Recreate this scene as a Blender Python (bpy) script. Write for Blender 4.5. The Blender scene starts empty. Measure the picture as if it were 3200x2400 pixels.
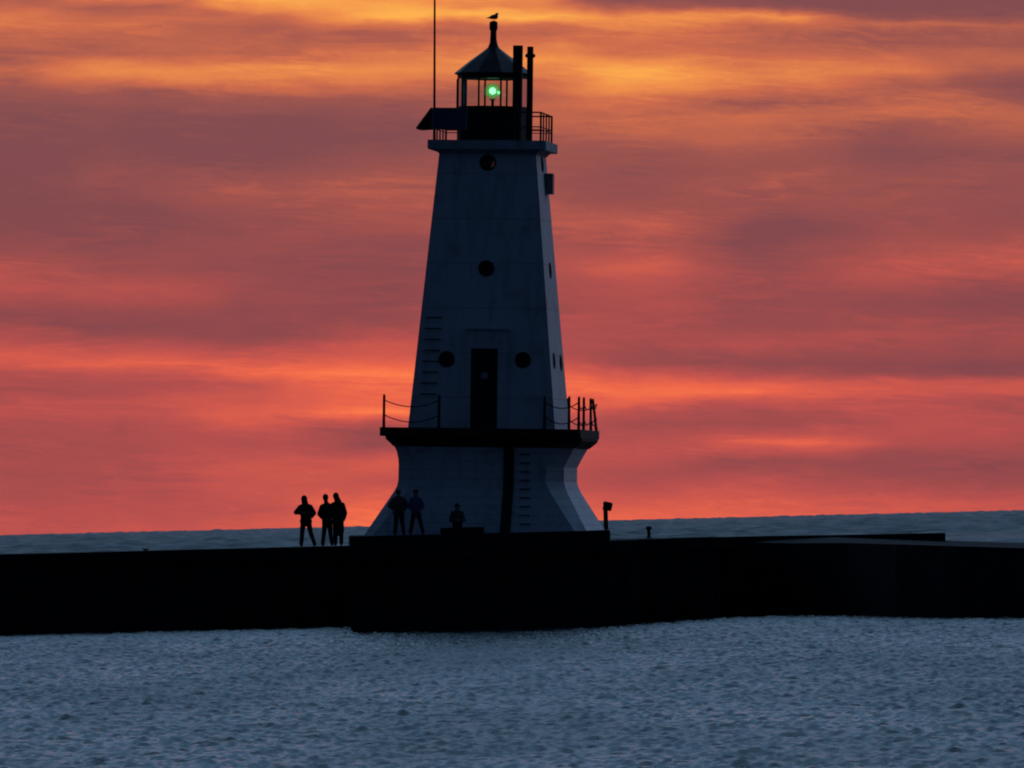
import bpy, bmesh, math, random
import numpy as np
from mathutils import Matrix, Vector

random.seed(4)
RAD = math.radians
sc = bpy.context.scene
COL = sc.collection

# ------------------------------------------------------------------ camera
EYE = 3.86                 # eye height over the lake
FPX = 32550.0              # focal length in pixels of the 3200 px wide frame
ROLL = math.atan(0.0244)   # the camera was held a little crooked
PITCH = math.atan(401.0 / FPX)
cam_d = bpy.data.cameras.new("camera")
cam = bpy.data.objects.new("camera", cam_d)
COL.objects.link(cam)
cam_d.sensor_width = 36.0
cam_d.lens = 36.0 * FPX / 3200.0
cam_d.clip_start = 1.0
cam_d.clip_end = 200000.0
CAM_M = Matrix.Translation((0, 0, EYE)) @ Matrix.Rotation(RAD(90) + PITCH, 4, 'X') @ Matrix.Rotation(-ROLL, 4, 'Z')
cam.matrix_world = CAM_M
sc.camera = cam


def P(px, py, Y):
    """world point seen at photo pixel (px, py) at the distance Y"""
    d = CAM_M.to_3x3() @ Vector(((px - 1600) / FPX, -(py - 1200) / FPX, -1.0))
    return Vector((0, 0, EYE)) + d * (Y / d.y)


# ------------------------------------------------------------------ view
sc.view_settings.view_transform = 'Standard'
sc.view_settings.look = 'None'
sc.view_settings.exposure = 0.0
sc.view_settings.gamma = 1.0
sc.cycles.use_denoising = True
sc.cycles.filter_width = 2.0
sc.cycles.max_bounces = 8
sc.cycles.transparent_max_bounces = 12
sc.cycles.sample_clamp_indirect = 4.0


def lin(c):
    r = []
    for v in c:
        v = v / 255.0
        r.append(v / 12.92 if v <= 0.04045 else ((v + 0.055) / 1.055) ** 2.4)
    return (r[0], r[1], r[2], 1.0)


# ------------------------------------------------------------------ world: dusk sky with a lit cloud bank in the west
world = bpy.data.worlds.new("World")
sc.world = world
world.use_nodes = True
WT = world.node_tree
WT.nodes.clear()


def nd(tree, kind, **kw):
    n = tree.nodes.new(kind)
    for k, v in kw.items():
        setattr(n, k, v)
    return n


def put(tree, sock, v):
    if v is None:
        return
    if hasattr(v, "is_output"):
        tree.links.new(v, sock)
    else:
        sock.default_value = v


def M(tree, op, a, b=None, c=None, clamp=False):
    n = nd(tree, 'ShaderNodeMath', operation=op, use_clamp=clamp)
    put(tree, n.inputs[0], a); put(tree, n.inputs[1], b); put(tree, n.inputs[2], c)
    return n.outputs[0]


def smooth(tree, v, a, b, lo=0.0, hi=1.0, kind='SMOOTHSTEP'):
    n = nd(tree, 'ShaderNodeMapRange', interpolation_type=kind, clamp=True)
    put(tree, n.inputs[0], v)
    n.inputs[1].default_value = a; n.inputs[2].default_value = b
    n.inputs[3].default_value = lo; n.inputs[4].default_value = hi
    return n.outputs[0]


def mixc(tree, f, a, b):
    n = nd(tree, 'ShaderNodeMix', data_type='RGBA')
    put(tree, n.inputs[0], f); put(tree, n.inputs[6], a); put(tree, n.inputs[7], b)
    return n.outputs[2]


def comb(tree, x, y, z=0.0):
    n = nd(tree, 'ShaderNodeCombineXYZ')
    put(tree, n.inputs[0], x); put(tree, n.inputs[1], y); put(tree, n.inputs[2], z)
    return n.outputs[0]


def noise(tree, vec, scale=1.0, detail=3.0, rough=0.5, dist=0.0):
    n = nd(tree, 'ShaderNodeTexNoise')
    put(tree, n.inputs['Vector'], vec)
    n.inputs['Scale'].default_value = scale
    n.inputs['Detail'].default_value = detail
    n.inputs['Roughness'].default_value = rough
    n.inputs['Distortion'].default_value = dist
    return n.outputs[0]


def ramp(tree, f, stops, interp='LINEAR'):
    n = nd(tree, 'ShaderNodeValToRGB')
    r = n.color_ramp
    r.interpolation = interp
    while len(r.elements) < len(stops):
        r.elements.new(0.5)
    for e, (p, c) in zip(r.elements, stops):
        e.position = p
        e.color = c
    put(tree, n.inputs[0], f)
    return n.outputs[0]


# brightness of the cloud bank down nine columns of the western sky (height, brightness)
COLS = [
 [(-60,.3),(0,.35),(36,.6),(80,.6),(120,.38),(180,.27),(225,.45),(270,.25),(365,.05),(455,0),(545,0),(665,0),(730,.1),(835,.35),(890,.45),(940,.3),(980,.08),(1018,.2),(1042,.35),(1115,.72),(1165,.4),(1225,.3),(1280,.5),(1315,.33),(1405,.3),(1530,.35),(1650,.5),(1750,.5)],
 [(-60,.8),(0,.65),(25,.3),(45,.35),(66,.6),(90,.5),(120,.4),(165,.35),(182,.6),(218,.76),(255,.55),(290,.25),(340,.1),(425,0),(485,.05),(545,.2),(606,.1),(667,.02),(757,.1),(848,.2),(860,.3),(915,.4),(958,.25),(1006,.06),(1055,.2),(1090,.5),(1140,.76),(1157,.6),(1188,.38),(1225,.35),(1285,.5),(1327,.38),(1406,.3),(1497,.35),(1588,.4),(1660,.55),(1750,.55)],
 [(-60,.9),(0,.95),(30,.75),(48,.45),(73,.35),(110,.38),(150,.4),(182,.42),(212,.75),(242,.75),(267,.6),(303,.25),(340,.12),(394,0),(473,0),(545,.12),(606,.3),(655,.2),(727,.15),(818,.15),(920,.18),(1000,.1),(1060,.1),(1090,.4),(1140,.65),(1167,.85),(1188,.5),(1206,.42),(1236,.6),(1285,.62),(1303,.82),(1333,.55),(1376,.42),(1436,.5),(1497,.57),(1588,.5),(1660,.75),(1750,.75)],
 [(-60,.7),(0,.85),(36,1),(60,.98),(76,.6),(97,.35),(133,.4),(158,.6),(182,.6),(212,.75),(255,.6),(285,.4),(333,.15),(394,.05),(455,.05),(515,.2),(576,.35),(636,.35),(697,.25),(757,.1),(860,.13),(950,.15),(1012,.2),(1042,.35),(1073,.6),(1121,.65),(1151,.92),(1176,1),(1212,.85),(1248,.8),(1273,.85),(1291,1),(1315,.6),(1345,.17),(1394,.2),(1430,.67),(1467,.67),(1497,.5),(1588,.8),(1642,.92),(1750,.9)],
 [(-60,.4),(0,.7),(20,.65),(50,.95),(62,.8),(80,.5),(100,.45),(130,.55),(160,.72),(180,.85),(200,.8),(230,.65),(270,.45),(310,.3),(350,.4),(400,.33),(500,.2),(600,.28),(680,.35),(760,.2),(840,.35),(940,.25),(1042,.35),(1100,.4),(1160,.75),(1214,.95),(1270,.8),(1310,.6),(1350,.25),(1431,.55),(1490,.4),(1588,.75),(1642,.9),(1750,.9)],
 [(-60,0),(0,.02),(16,.15),(34,.6),(61,.8),(88,.75),(115,.55),(149,.45),(176,.65),(210,.97),(258,.85),(285,.7),(305,.5),(339,.6),(366,.36),(393,.5),(441,.3),(488,.2),(556,.15),(610,.15),(678,.4),(719,.45),(759,.22),(800,.4),(834,.6),(881,.4),(936,.35),(1003,.35),(1071,.35),(1119,.15),(1153,.25),(1173,.7),(1214,.92),(1261,.75),(1288,.45),(1329,.28),(1376,.4),(1431,.5),(1464,.3),(1512,.4),(1566,.65),(1614,.82),(1750,.8)],
 [(-60,0),(14,.0),(41,.2),(51,.75),(68,.5),(88,.3),(122,.4),(163,.45),(203,.65),(244,.72),(285,.55),(325,.15),(353,.5),(393,.45),(441,.35),(508,.25),(576,.3),(644,.2),(712,.03),(780,.03),(841,.2),(881,.2),(936,.2),(1003,.15),(1030,.2),(1064,.45),(1098,.3),(1125,.1),(1159,.2),(1180,.6),(1214,.95),(1241,.8),(1268,.4),(1308,.2),(1342,.35),(1383,.82),(1403,.6),(1444,.2),(1478,.35),(1532,.6),(1580,.75),(1607,.75),(1750,.75)],
 [(-60,0),(14,.0),(54,.05),(64,.6),(76,.45),(95,.25),(136,.3),(176,.5),(217,.6),(251,.35),(292,.35),(325,.45),(373,.4),(420,.15),(475,.05),(542,.2),(610,.2),(678,.2),(732,.25),(780,.35),(834,.45),(888,.3),(936,.15),(990,.2),(1037,.35),(1092,.25),(1132,.08),(1166,.15),(1186,.55),(1220,.65),(1261,.45),(1315,.4),(1376,.45),(1430,.15),(1478,.2),(1519,.35),(1566,.55),(1600,.6),(1750,.6)],
 [(-60,0),(14,.0),(61,.05),(85,.5),(98,.3),(136,.3),(183,.4),(217,.25),(258,.05),(292,.05),(319,.35),(360,.4),(420,.3),(488,.1),(529,.15),(583,.2),(630,.12),(678,.15),(732,.25),(780,.4),(834,.5),(868,.3),(922,.1),(970,.1),(1023,.25),(1085,.25),(1125,.05),(1166,.05),(1193,.5),(1220,.6),(1261,.35),(1329,.4),(1390,.35),(1444,.2),(1485,.1),(1519,.3),(1560,.55),(1593,.55),(1750,.55)],
]

tc = nd(WT, 'ShaderNodeTexCoord')
sep = nd(WT, 'ShaderNodeSeparateXYZ')
WT.links.new(tc.outputs['Generated'], sep.inputs[0])
dx_, dy_, dz_ = sep.outputs
AZ = M(WT, 'ARCTAN2', dx_, dy_)
EL = M(WT, 'ARCSINE', dz_)
s_ = M(WT, 'MULTIPLY', AZ, FPX)
e_ = M(WT, 'MULTIPLY_ADD', EL, FPX, -401.0)
cr, sr = math.cos(ROLL), math.sin(ROLL)
# the cloud bank lies slightly aslant to the horizon
cx = M(WT, 'ADD', M(WT, 'MULTIPLY_ADD', s_, cr, 1600.0), M(WT, 'MULTIPLY', e_, -sr))
cy = M(WT, 'ADD', M(WT, 'MULTIPLY_ADD', s_, -sr, 1200.0), M(WT, 'MULTIPLY', e_, -cr))
w1 = noise(WT, comb(WT, M(WT, 'MULTIPLY', cx, 1 / 420.0), M(WT, 'MULTIPLY', cy, 1 / 130.0)), 1.0, 4.0, 0.55)
w2 = noise(WT, comb(WT, M(WT, 'MULTIPLY', cx, 1 / 130.0), M(WT, 'MULTIPLY', cy, 1 / 45.0), 3.3), 1.0, 3.0, 0.5)
w3 = noise(WT, comb(WT, M(WT, 'MULTIPLY', cx, 1 / 500.0), M(WT, 'MULTIPLY', cy, 1 / 160.0), 7.7), 1.0, 2.0, 0.5)
yw = M(WT, 'ADD', M(WT, 'ADD', cy, M(WT, 'MULTIPLY_ADD', w1, 60.0, -30.0)), M(WT, 'MULTIPLY_ADD', w2, 26.0, -13.0))
xw = M(WT, 'ADD', cx, M(WT, 'MULTIPLY_ADD', w3, 500.0, -250.0))
kx = M(WT, 'MINIMUM', M(WT, 'MAXIMUM', M(WT, 'MULTIPLY', xw, 1 / 400.0), 0.0), 8.0)
wts = []
for i in range(9):
    h = M(WT, 'SUBTRACT', 1.0, M(WT, 'ABSOLUTE', M(WT, 'SUBTRACT', kx, float(i))))
    wts.append(smooth(WT, h, 0.0, 1.0))
NS = 32
halves = [(-60.0, 800.0), (800.0, 1750.0)]
dots = []
for (y0, y1) in halves:
    t = M(WT, 'MULTIPLY_ADD', yw, 1.0 / (y1 - y0), -y0 / (y1 - y0), clamp=True)
    acc = None
    for g in range(3):
        stops = []
        for k in range(NS):
            y = y0 + (y1 - y0) * k / (NS - 1)
            vals = [float(np.interp(y, [p[0] for p in COLS[g * 3 + q]], [p[1] for p in COLS[g * 3 + q]])) for q in range(3)]
            stops.append((k / (NS - 1), (vals[0], vals[1], vals[2], 1.0)))
        col = ramp(WT, t, stops)
        dp = nd(WT, 'ShaderNodeVectorMath', operation='DOT_PRODUCT')
        WT.links.new(col, dp.inputs[0])
        WT.links.new(comb(WT, *wts[g * 3:g * 3 + 3]), dp.inputs[1])
        acc = dp.outputs['Value'] if acc is None else M(WT, 'ADD', acc, dp.outputs['Value'])
    dots.append(acc)
sel = M(WT, 'GREATER_THAN', yw, 800.0)
v = M(WT, 'ADD', M(WT, 'MULTIPLY', dots[0], M(WT, 'SUBTRACT', 1.0, sel)), M(WT, 'MULTIPLY', dots[1], sel))
cs = M(WT, 'ADD', cy, M(WT, 'MULTIPLY', cx, -0.045))
d3 = noise(WT, comb(WT, M(WT, 'MULTIPLY', cx, 1 / 290.0), M(WT, 'MULTIPLY', cs, 1 / 33.0), 9.1), 1.0, 5.0, 0.62, 1.6)
d4 = noise(WT, comb(WT, M(WT, 'MULTIPLY', cx, 1 / 26.0), M(WT, 'MULTIPLY', cy, 1 / 15.0), 2.1), 1.0, 4.0, 0.65, 0.3)
v = M(WT, 'ADD', v, M(WT, 'MULTIPLY', M(WT, 'MULTIPLY_ADD', smooth(WT, d3, 0.38, 0.66), 0.12, -0.055), smooth(WT, w1, 0.40, 0.62, 0.15, 1.0)))
v = M(WT, 'ADD', v, M(WT, 'MULTIPLY_ADD', d4, 0.08, -0.06))
d1 = noise(WT, comb(WT, M(WT, 'MULTIPLY', cx, 1 / 210.0), M(WT, 'MULTIPLY', cy, 1 / 46.0), 1.1), 1.0, 4.0, 0.55, 0.6)
d2 = noise(WT, comb(WT, M(WT, 'MULTIPLY', cx, 1 / 750.0), M(WT, 'MULTIPLY', cy, 1 / 90.0), 5.1), 1.0, 3.0, 0.5, 0.4)
v = M(WT, 'ADD', v, M(WT, 'MULTIPLY_ADD', d1, 0.14, -0.07))
v = M(WT, 'ADD', v, M(WT, 'MULTIPLY_ADD', d2, 0.20, -0.10), clamp=True)
top_c = ramp(WT, v, [(0, lin((128, 74, 80))), (.25, lin((156, 84, 78))), (.5, lin((203, 106, 76))), (.75, lin((237, 140, 76))), (1, lin((255, 178, 80)))])
bot_c = ramp(WT, v, [(0, lin((130, 70, 77))), (.2, lin((152, 74, 76))), (.4, lin((178, 79, 78))), (.6, lin((203, 87, 77))), (.8, lin((233, 101, 75))), (1, lin((255, 126, 76)))])
bank = mixc(WT, smooth(WT, cy, 330.0, 1000.0), top_c, bot_c)
# the rest of the dome: grey-blue cloud over the lake, night-blue sky in the east
hn = noise(WT, tc.outputs['Generated'], 3.0, 4.0, 0.55)
front_hi = mixc(WT, smooth(WT, hn, 0.35, 0.65), (0.152, 0.300, 0.515, 1), (0.218, 0.410, 0.660, 1))
mauve = mixc(WT, smooth(WT, hn, 0.3, 0.7), lin((150, 90, 90)), lin((205, 120, 92)))
eld = M(WT, 'MULTIPLY', EL, 180 / math.pi)
front = mixc(WT, smooth(WT, eld, 2.9, 4.5), bank, mauve)
front = mixc(WT, smooth(WT, eld, 4.0, 8.5), front, front_hi)
front = mixc(WT, smooth(WT, eld, 35.0, 75.0), front, (0.010, 0.022, 0.050, 1))
back = mixc(WT, smooth(WT, eld, 0.0, 50.0), (0.0078, 0.0178, 0.0420, 1), (0.0054, 0.0150, 0.0385, 1))
azf = M(WT, 'ABSOLUTE', M(WT, 'MULTIPLY_ADD', AZ, 180 / math.pi, -25.0))
dome = mixc(WT, smooth(WT, azf, 32.0, 68.0), front, back)
bg = nd(WT, 'ShaderNodeBackground')
WT.links.new(dome, bg.inputs[0])
bg.inputs[1].default_value = 1.0
sky = nd(WT, 'ShaderNodeTexSky', sky_type='NISHITA')
sky.sun_disc = False
sky.sun_elevation = RAD(-2.0)
sky.sun_rotation = 0.0
sky.altitude = 180.0
bg2 = nd(WT, 'ShaderNodeBackground')
WT.links.new(sky.outputs[0], bg2.inputs[0])
bg2.inputs[1].default_value = 0.01
addsh = nd(WT, 'ShaderNodeAddShader')
WT.links.new(bg.outputs[0], addsh.inputs[0])
WT.links.new(bg2.outputs[0], addsh.inputs[1])
wout = nd(WT, 'ShaderNodeOutputWorld')
WT.links.new(addsh.outputs[0], wout.inputs[0])
world.cycles.sampling_method = 'MANUAL'
world.cycles.sample_map_resolution = 1024

# the sun is already down behind the cloud bank: only a faint broad glow is left of it
sun_d = bpy.data.lights.new("sun", 'SUN')
sun_d.energy = 0.01
sun_d.angle = RAD(20)
sun_d.color = (1.0, 0.5, 0.25)
sun = bpy.data.objects.new("sun", sun_d)
COL.objects.link(sun)
sun.rotation_euler = (RAD(-88.0), 0, 0)
sun.location = (0, 600, 60)


# ------------------------------------------------------------------ materials
def mat(name, color, rough=0.7, metal=0.0, var=0.25, scale=2.0, bump=0.0, bscale=20.0, spec=0.3):
    m = bpy.data.materials.new(name)
    m.use_nodes = True
    t = m.node_tree
    b = t.nodes['Principled BSDF']
    tcn = nd(t, 'ShaderNodeTexCoord')
    n1 = noise(t, tcn.outputs['Object'], scale, 5.0, 0.6)
    lo = tuple(c * (1 - var) for c in color) + (1,)
    hi = tuple(min(1, c * (1 + var * 0.6)) for c in color) + (1,)
    put(t, b.inputs['Base Color'], mixc(t, smooth(t, n1, 0.3, 0.7), lo, hi))
    b.inputs['Roughness'].default_value = rough
    b.inputs['Metallic'].default_value = metal
    b.inputs['Specular IOR Level'].default_value = spec
    if bump:
        bn = nd(t, 'ShaderNodeBump')
        bn.inputs['Strength'].default_value = bump
        bn.inputs['Distance'].default_value = 0.02
        t.links.new(noise(t, tcn.outputs['Object'], bscale, 4.0, 0.6), bn.inputs['Height'])
        t.links.new(bn.outputs[0], b.inputs['Normal'])
    return m


def white_paint(name, course, depth):
    """weathered white paint over riveted plates: streaks of rust and plate seams"""
    m = bpy.data.materials.new(name)
    m.use_nodes = True
    t = m.node_tree
    b = t.nodes['Principled BSDF']
    tcn = nd(t, 'ShaderNodeTexCoord')
    mp = nd(t, 'ShaderNodeMapping')
    mp.inputs['Scale'].default_value = (2.2, 2.2, 0.35)
    t.links.new(tcn.outputs['Object'], mp.inputs['Vector'])
    streak = noise(t, mp.outputs[0], 1.6, 6.0, 0.65)
    blot = noise(t, tcn.outputs['Object'], 1.1, 5.0, 0.6)
    base = mixc(t, smooth(t, streak, 0.45, 0.75), (0.74, 0.76, 0.78, 1), (0.55, 0.57, 0.60, 1))
    base = mixc(t, smooth(t, blot, 0.52, 0.72, 0.0, 0.5), base, (0.40, 0.36, 0.36, 1))
    sp = nd(t, 'ShaderNodeSeparateXYZ')
    t.links.new(tcn.outputs['Object'], sp.inputs[0])
    seam = M(t, 'LESS_THAN', M(t, 'FRACT', M(t, 'MULTIPLY', sp.outputs[2], 1 / course)), 0.028 / course)
    base = mixc(t, M(t, 'MULTIPLY', seam, depth), base, (0.16, 0.13, 0.12, 1))
    put(t, b.inputs['Base Color'], base)
    b.inputs['Roughness'].default_value = 0.6
    b.inputs['Specular IOR Level'].default_value = 0.25
    bn = nd(t, 'ShaderNodeBump')
    bn.inputs['Strength'].default_value = 0.35
    bn.inputs['Distance'].default_value = 0.03
    t.links.new(M(t, 'SUBTRACT', blot, M(t, 'MULTIPLY', seam, 0.4)), bn.inputs['Height'])
    t.links.new(bn.outputs[0], b.inputs['Normal'])
    return m


def glass_mat(name, tint, refl=0.06):
    m = bpy.data.materials.new(name)
    m.use_nodes = True
    t = m.node_tree
    t.nodes.clear()
    o = nd(t, 'ShaderNodeOutputMaterial')
    tr = nd(t, 'ShaderNodeBsdfTransparent')
    tr.inputs[0].default_value = tint
    gl = nd(t, 'ShaderNodeBsdfGlossy')
    gl.inputs['Roughness'].default_value = 0.05
    fr = nd(t, 'ShaderNodeFresnel')
    fr.inputs['IOR'].default_value = 1.4
    mx = nd(t, 'ShaderNodeMixShader')
    t.links.new(fr.outputs[0], mx.inputs[0])
    t.links.new(tr.outputs[0], mx.inputs[1])
    t.links.new(gl.outputs[0], mx.inputs[2])
    t.links.new(mx.outputs[0], o.inputs[0])
    return m


def emit_mat(name, c, s):
    m = bpy.data.materials.new(name)
    m.use_nodes = True
    t = m.node_tree
    t.nodes.clear()
    o = nd(t, 'ShaderNodeOutputMaterial')
    e = nd(t, 'ShaderNodeEmission')
    e.inputs[0].default_value = c
    e.inputs[1].default_value = s
    t.links.new(e.outputs[0], o.inputs[0])
    return m


def lens_halo_mat():  # thin green shell that imitates the soft glow around the lamp
    m = bpy.data.materials.new("green_lens_halo")
    m.use_nodes = True
    t = m.node_tree
    t.nodes.clear()
    o = nd(t, 'ShaderNodeOutputMaterial')
    tr = nd(t, 'ShaderNodeBsdfTransparent')
    tr.inputs[0].default_value = (0.885, 0.985, 0.915, 1)
    tl = nd(t, 'ShaderNodeBsdfTranslucent')
    tl.inputs[0].default_value = (0.25, 0.95, 0.45, 1)
    mx = nd(t, 'ShaderNodeMixShader')
    mx.inputs[0].default_value = 0.08
    t.links.new(tr.outputs[0], mx.inputs[1])
    t.links.new(tl.outputs[0], mx.inputs[2])
    t.links.new(mx.outputs[0], o.inputs[0])
    return m


WHITE = white_paint("white_paint", 1.52, 0.4)
BASEW = white_paint("white_paint_in_courses", 0.30, 0.3)
BLACKP = mat("black_paint", (0.018, 0.017, 0.018), 0.6, 0, 0.3, 3.0)
ROOFP = mat("dark_roof_paint", (0.045, 0.040, 0.045), 0.5, 0, 0.3, 3.0)
RUST = mat("rusty_dark_steel", (0.055, 0.030, 0.022), 0.75, 0, 0.4, 6.0, 0.3, 30)
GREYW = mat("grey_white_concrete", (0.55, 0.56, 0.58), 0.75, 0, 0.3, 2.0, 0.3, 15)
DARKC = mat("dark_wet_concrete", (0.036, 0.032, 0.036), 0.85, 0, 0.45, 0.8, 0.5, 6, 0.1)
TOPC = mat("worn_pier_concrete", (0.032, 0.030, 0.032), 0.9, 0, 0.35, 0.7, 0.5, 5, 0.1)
DARKPANE = mat("unlit_pane", (0.006, 0.006, 0.007), 0.25, 0, 0.2, 2.0)
PANEL = mat("solar_cells", (0.06, 0.07, 0.11), 0.35, 0, 0.3, 5.0)
ALU = mat("weathered_metal", (0.22, 0.22, 0.23), 0.5, 0.4, 0.3, 4.0)
GLASS = glass_mat("lantern_glass", (0.90, 0.92, 0.90, 1))
WINGLASS = glass_mat("porthole_glass", (0.62, 0.60, 0.62, 1))
LAMP = emit_mat("green_lamp_glow", (0.72, 1.0, 0.80, 1), 2.0)
DIM_GREEN = emit_mat("dim_green_emission", (0.22, 0.95, 0.42, 1), 1.5)
LENS_HALO = lens_halo_mat()


# ------------------------------------------------------------------ mesh helpers
def link(o, parent=None):
    COL.objects.link(o)
    if parent is not None:
        o.parent = parent
    return o


class MB:
    def __init__(self):
        self.bm = bmesh.new()

    def face_loft(self, rings, cap=True):
        rows = [[self.bm.verts.new(p) for p in r] for r in rings]
        n = len(rows[0])
        for a, b in zip(rows[:-1], rows[1:]):
            for i in range(n):
                j = (i + 1) % n
                self.bm.faces.new((a[i], a[j], b[j], b[i]))
        if cap:
            self.bm.faces.new(list(reversed(rows[0])))
            self.bm.faces.new(rows[-1])
        return self

    def box(self, x0, x1, y0, y1, z0, z1, mtx=None):
        r = [[(x0, y0, z), (x1, y0, z), (x1, y1, z), (x0, y1, z)] for z in (z0, z1)]
        if mtx is not None:
            r = [[mtx @ Vector(p) for p in q] for q in r]
        return self.face_loft(r)

    def tube(self, pts, rad, n=10, cap=True):
        pts = [Vector(p) for p in pts]
        rads = rad if isinstance(rad, (list, tuple)) else [rad] * len(pts)
        rings = []
        for i, p in enumerate(pts):
            t = (pts[min(i + 1, len(pts) - 1)] - pts[max(i - 1, 0)])
            t = t.normalized() if t.length > 1e-9 else Vector((0, 0, 1))
            ref = Vector((0, 0, 1)) if abs(t.z) < 0.95 else Vector((0, 1, 0))
            a = t.cross(ref).normalized()
            b = t.cross(a).normalized()
            rings.append([p + rads[i] * (math.cos(q) * a + math.sin(q) * b)
                          for q in [2 * math.pi * k / n for k in range(n)]])
        return self.face_loft(rings, cap)

    def lathe(self, prof, n=24, cx=0, cy=0, ph=0.0):
        rings = []
        for r, z in prof:
            rings.append([(cx + r * math.sin(ph + 2 * math.pi * k / n), cy - r * math.cos(ph + 2 * math.pi * k / n), z) for k in range(n)])
        return self.face_loft(rings)

    def ball(self, c, r, seg=16, scale=(1, 1, 1)):
        m = Matrix.Translation(c) @ Matrix.Diagonal((r * scale[0], r * scale[1], r * scale[2], 1))
        bmesh.ops.create_uvsphere(self.bm, u_segments=seg, v_segments=max(8, seg * 2 // 3), radius=1.0, matrix=m)
        return self

    def ring(self, c, axis, r0, r1, depth, n=28):
        """flat annulus of some depth around axis"""
        axis = Vector(axis).normalized()
        ref = Vector((0, 0, 1)) if abs(axis.z) < 0.9 else Vector((1, 0, 0))
        a = axis.cross(ref).normalized(); b = axis.cross(a).normalized()
        c = Vector(c)
        def circ(r, d):
            return [c + axis * d + r * (math.cos(2 * math.pi * k / n) * a + math.sin(2 * math.pi * k / n) * b) for k in range(n)]
        rr = [circ(r0, 0), circ(r1, 0), circ(r1, depth), circ(r0, depth), circ(r0, 0)]
        return self.face_loft(rr, cap=False)

    def disc(self, c, axis, r, depth, n=28):
        axis = Vector(axis).normalized()
        c = Vector(c)
        return self.tube([c, c + axis * depth], r, n)

    def mesh(self, name, smooth=False):
        bmesh.ops.remove_doubles(self.bm, verts=self.bm.verts, dist=1e-5)
        bmesh.ops.recalc_face_normals(self.bm, faces=self.bm.faces)
        me = bpy.data.meshes.new(name)
        self.bm.to_mesh(me)
        self.bm.free()
        if smooth:
            me.polygons.foreach_set('use_smooth', [True] * len(me.polygons))
        return me

    def build(self, name, m, parent=None, smooth=False, bevel=0.0):
        if bevel:
            bmesh.ops.remove_doubles(self.bm, verts=self.bm.verts, dist=1e-5)
            bmesh.ops.recalc_face_normals(self.bm, faces=self.bm.faces)
            es = [e for e in self.bm.edges if len(e.link_faces) == 2 and e.calc_face_angle(0) > 0.5]
            bmesh.ops.bevel(self.bm, geom=es, offset=bevel, segments=2, affect='EDGES', profile=0.5)
        me = self.mesh(name, smooth)
        me.materials.append(m)
        return link(bpy.data.objects.new(name, me), parent)


def thing(name, label, cat, loc=(0, 0, 0), rotz=0.0, group=None):
    o = bpy.data.objects.new(name, None)
    o.empty_display_size = 0.3
    COL.objects.link(o)
    o.location = loc
    o.rotation_euler = (0, 0, rotz)
    return tag(o, label, cat, group)


def tag(o, label, cat, group=None):
    o['label'] = label
    o['category'] = cat
    if group:
        o['group'] = group
    return o


def apply_mods(o):
    dg = bpy.context.evaluated_depsgraph_get()
    dg.update()
    me = bpy.data.meshes.new_from_object(o.evaluated_get(dg))
    o.modifiers.clear()
    o.data = me
    return o


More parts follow.
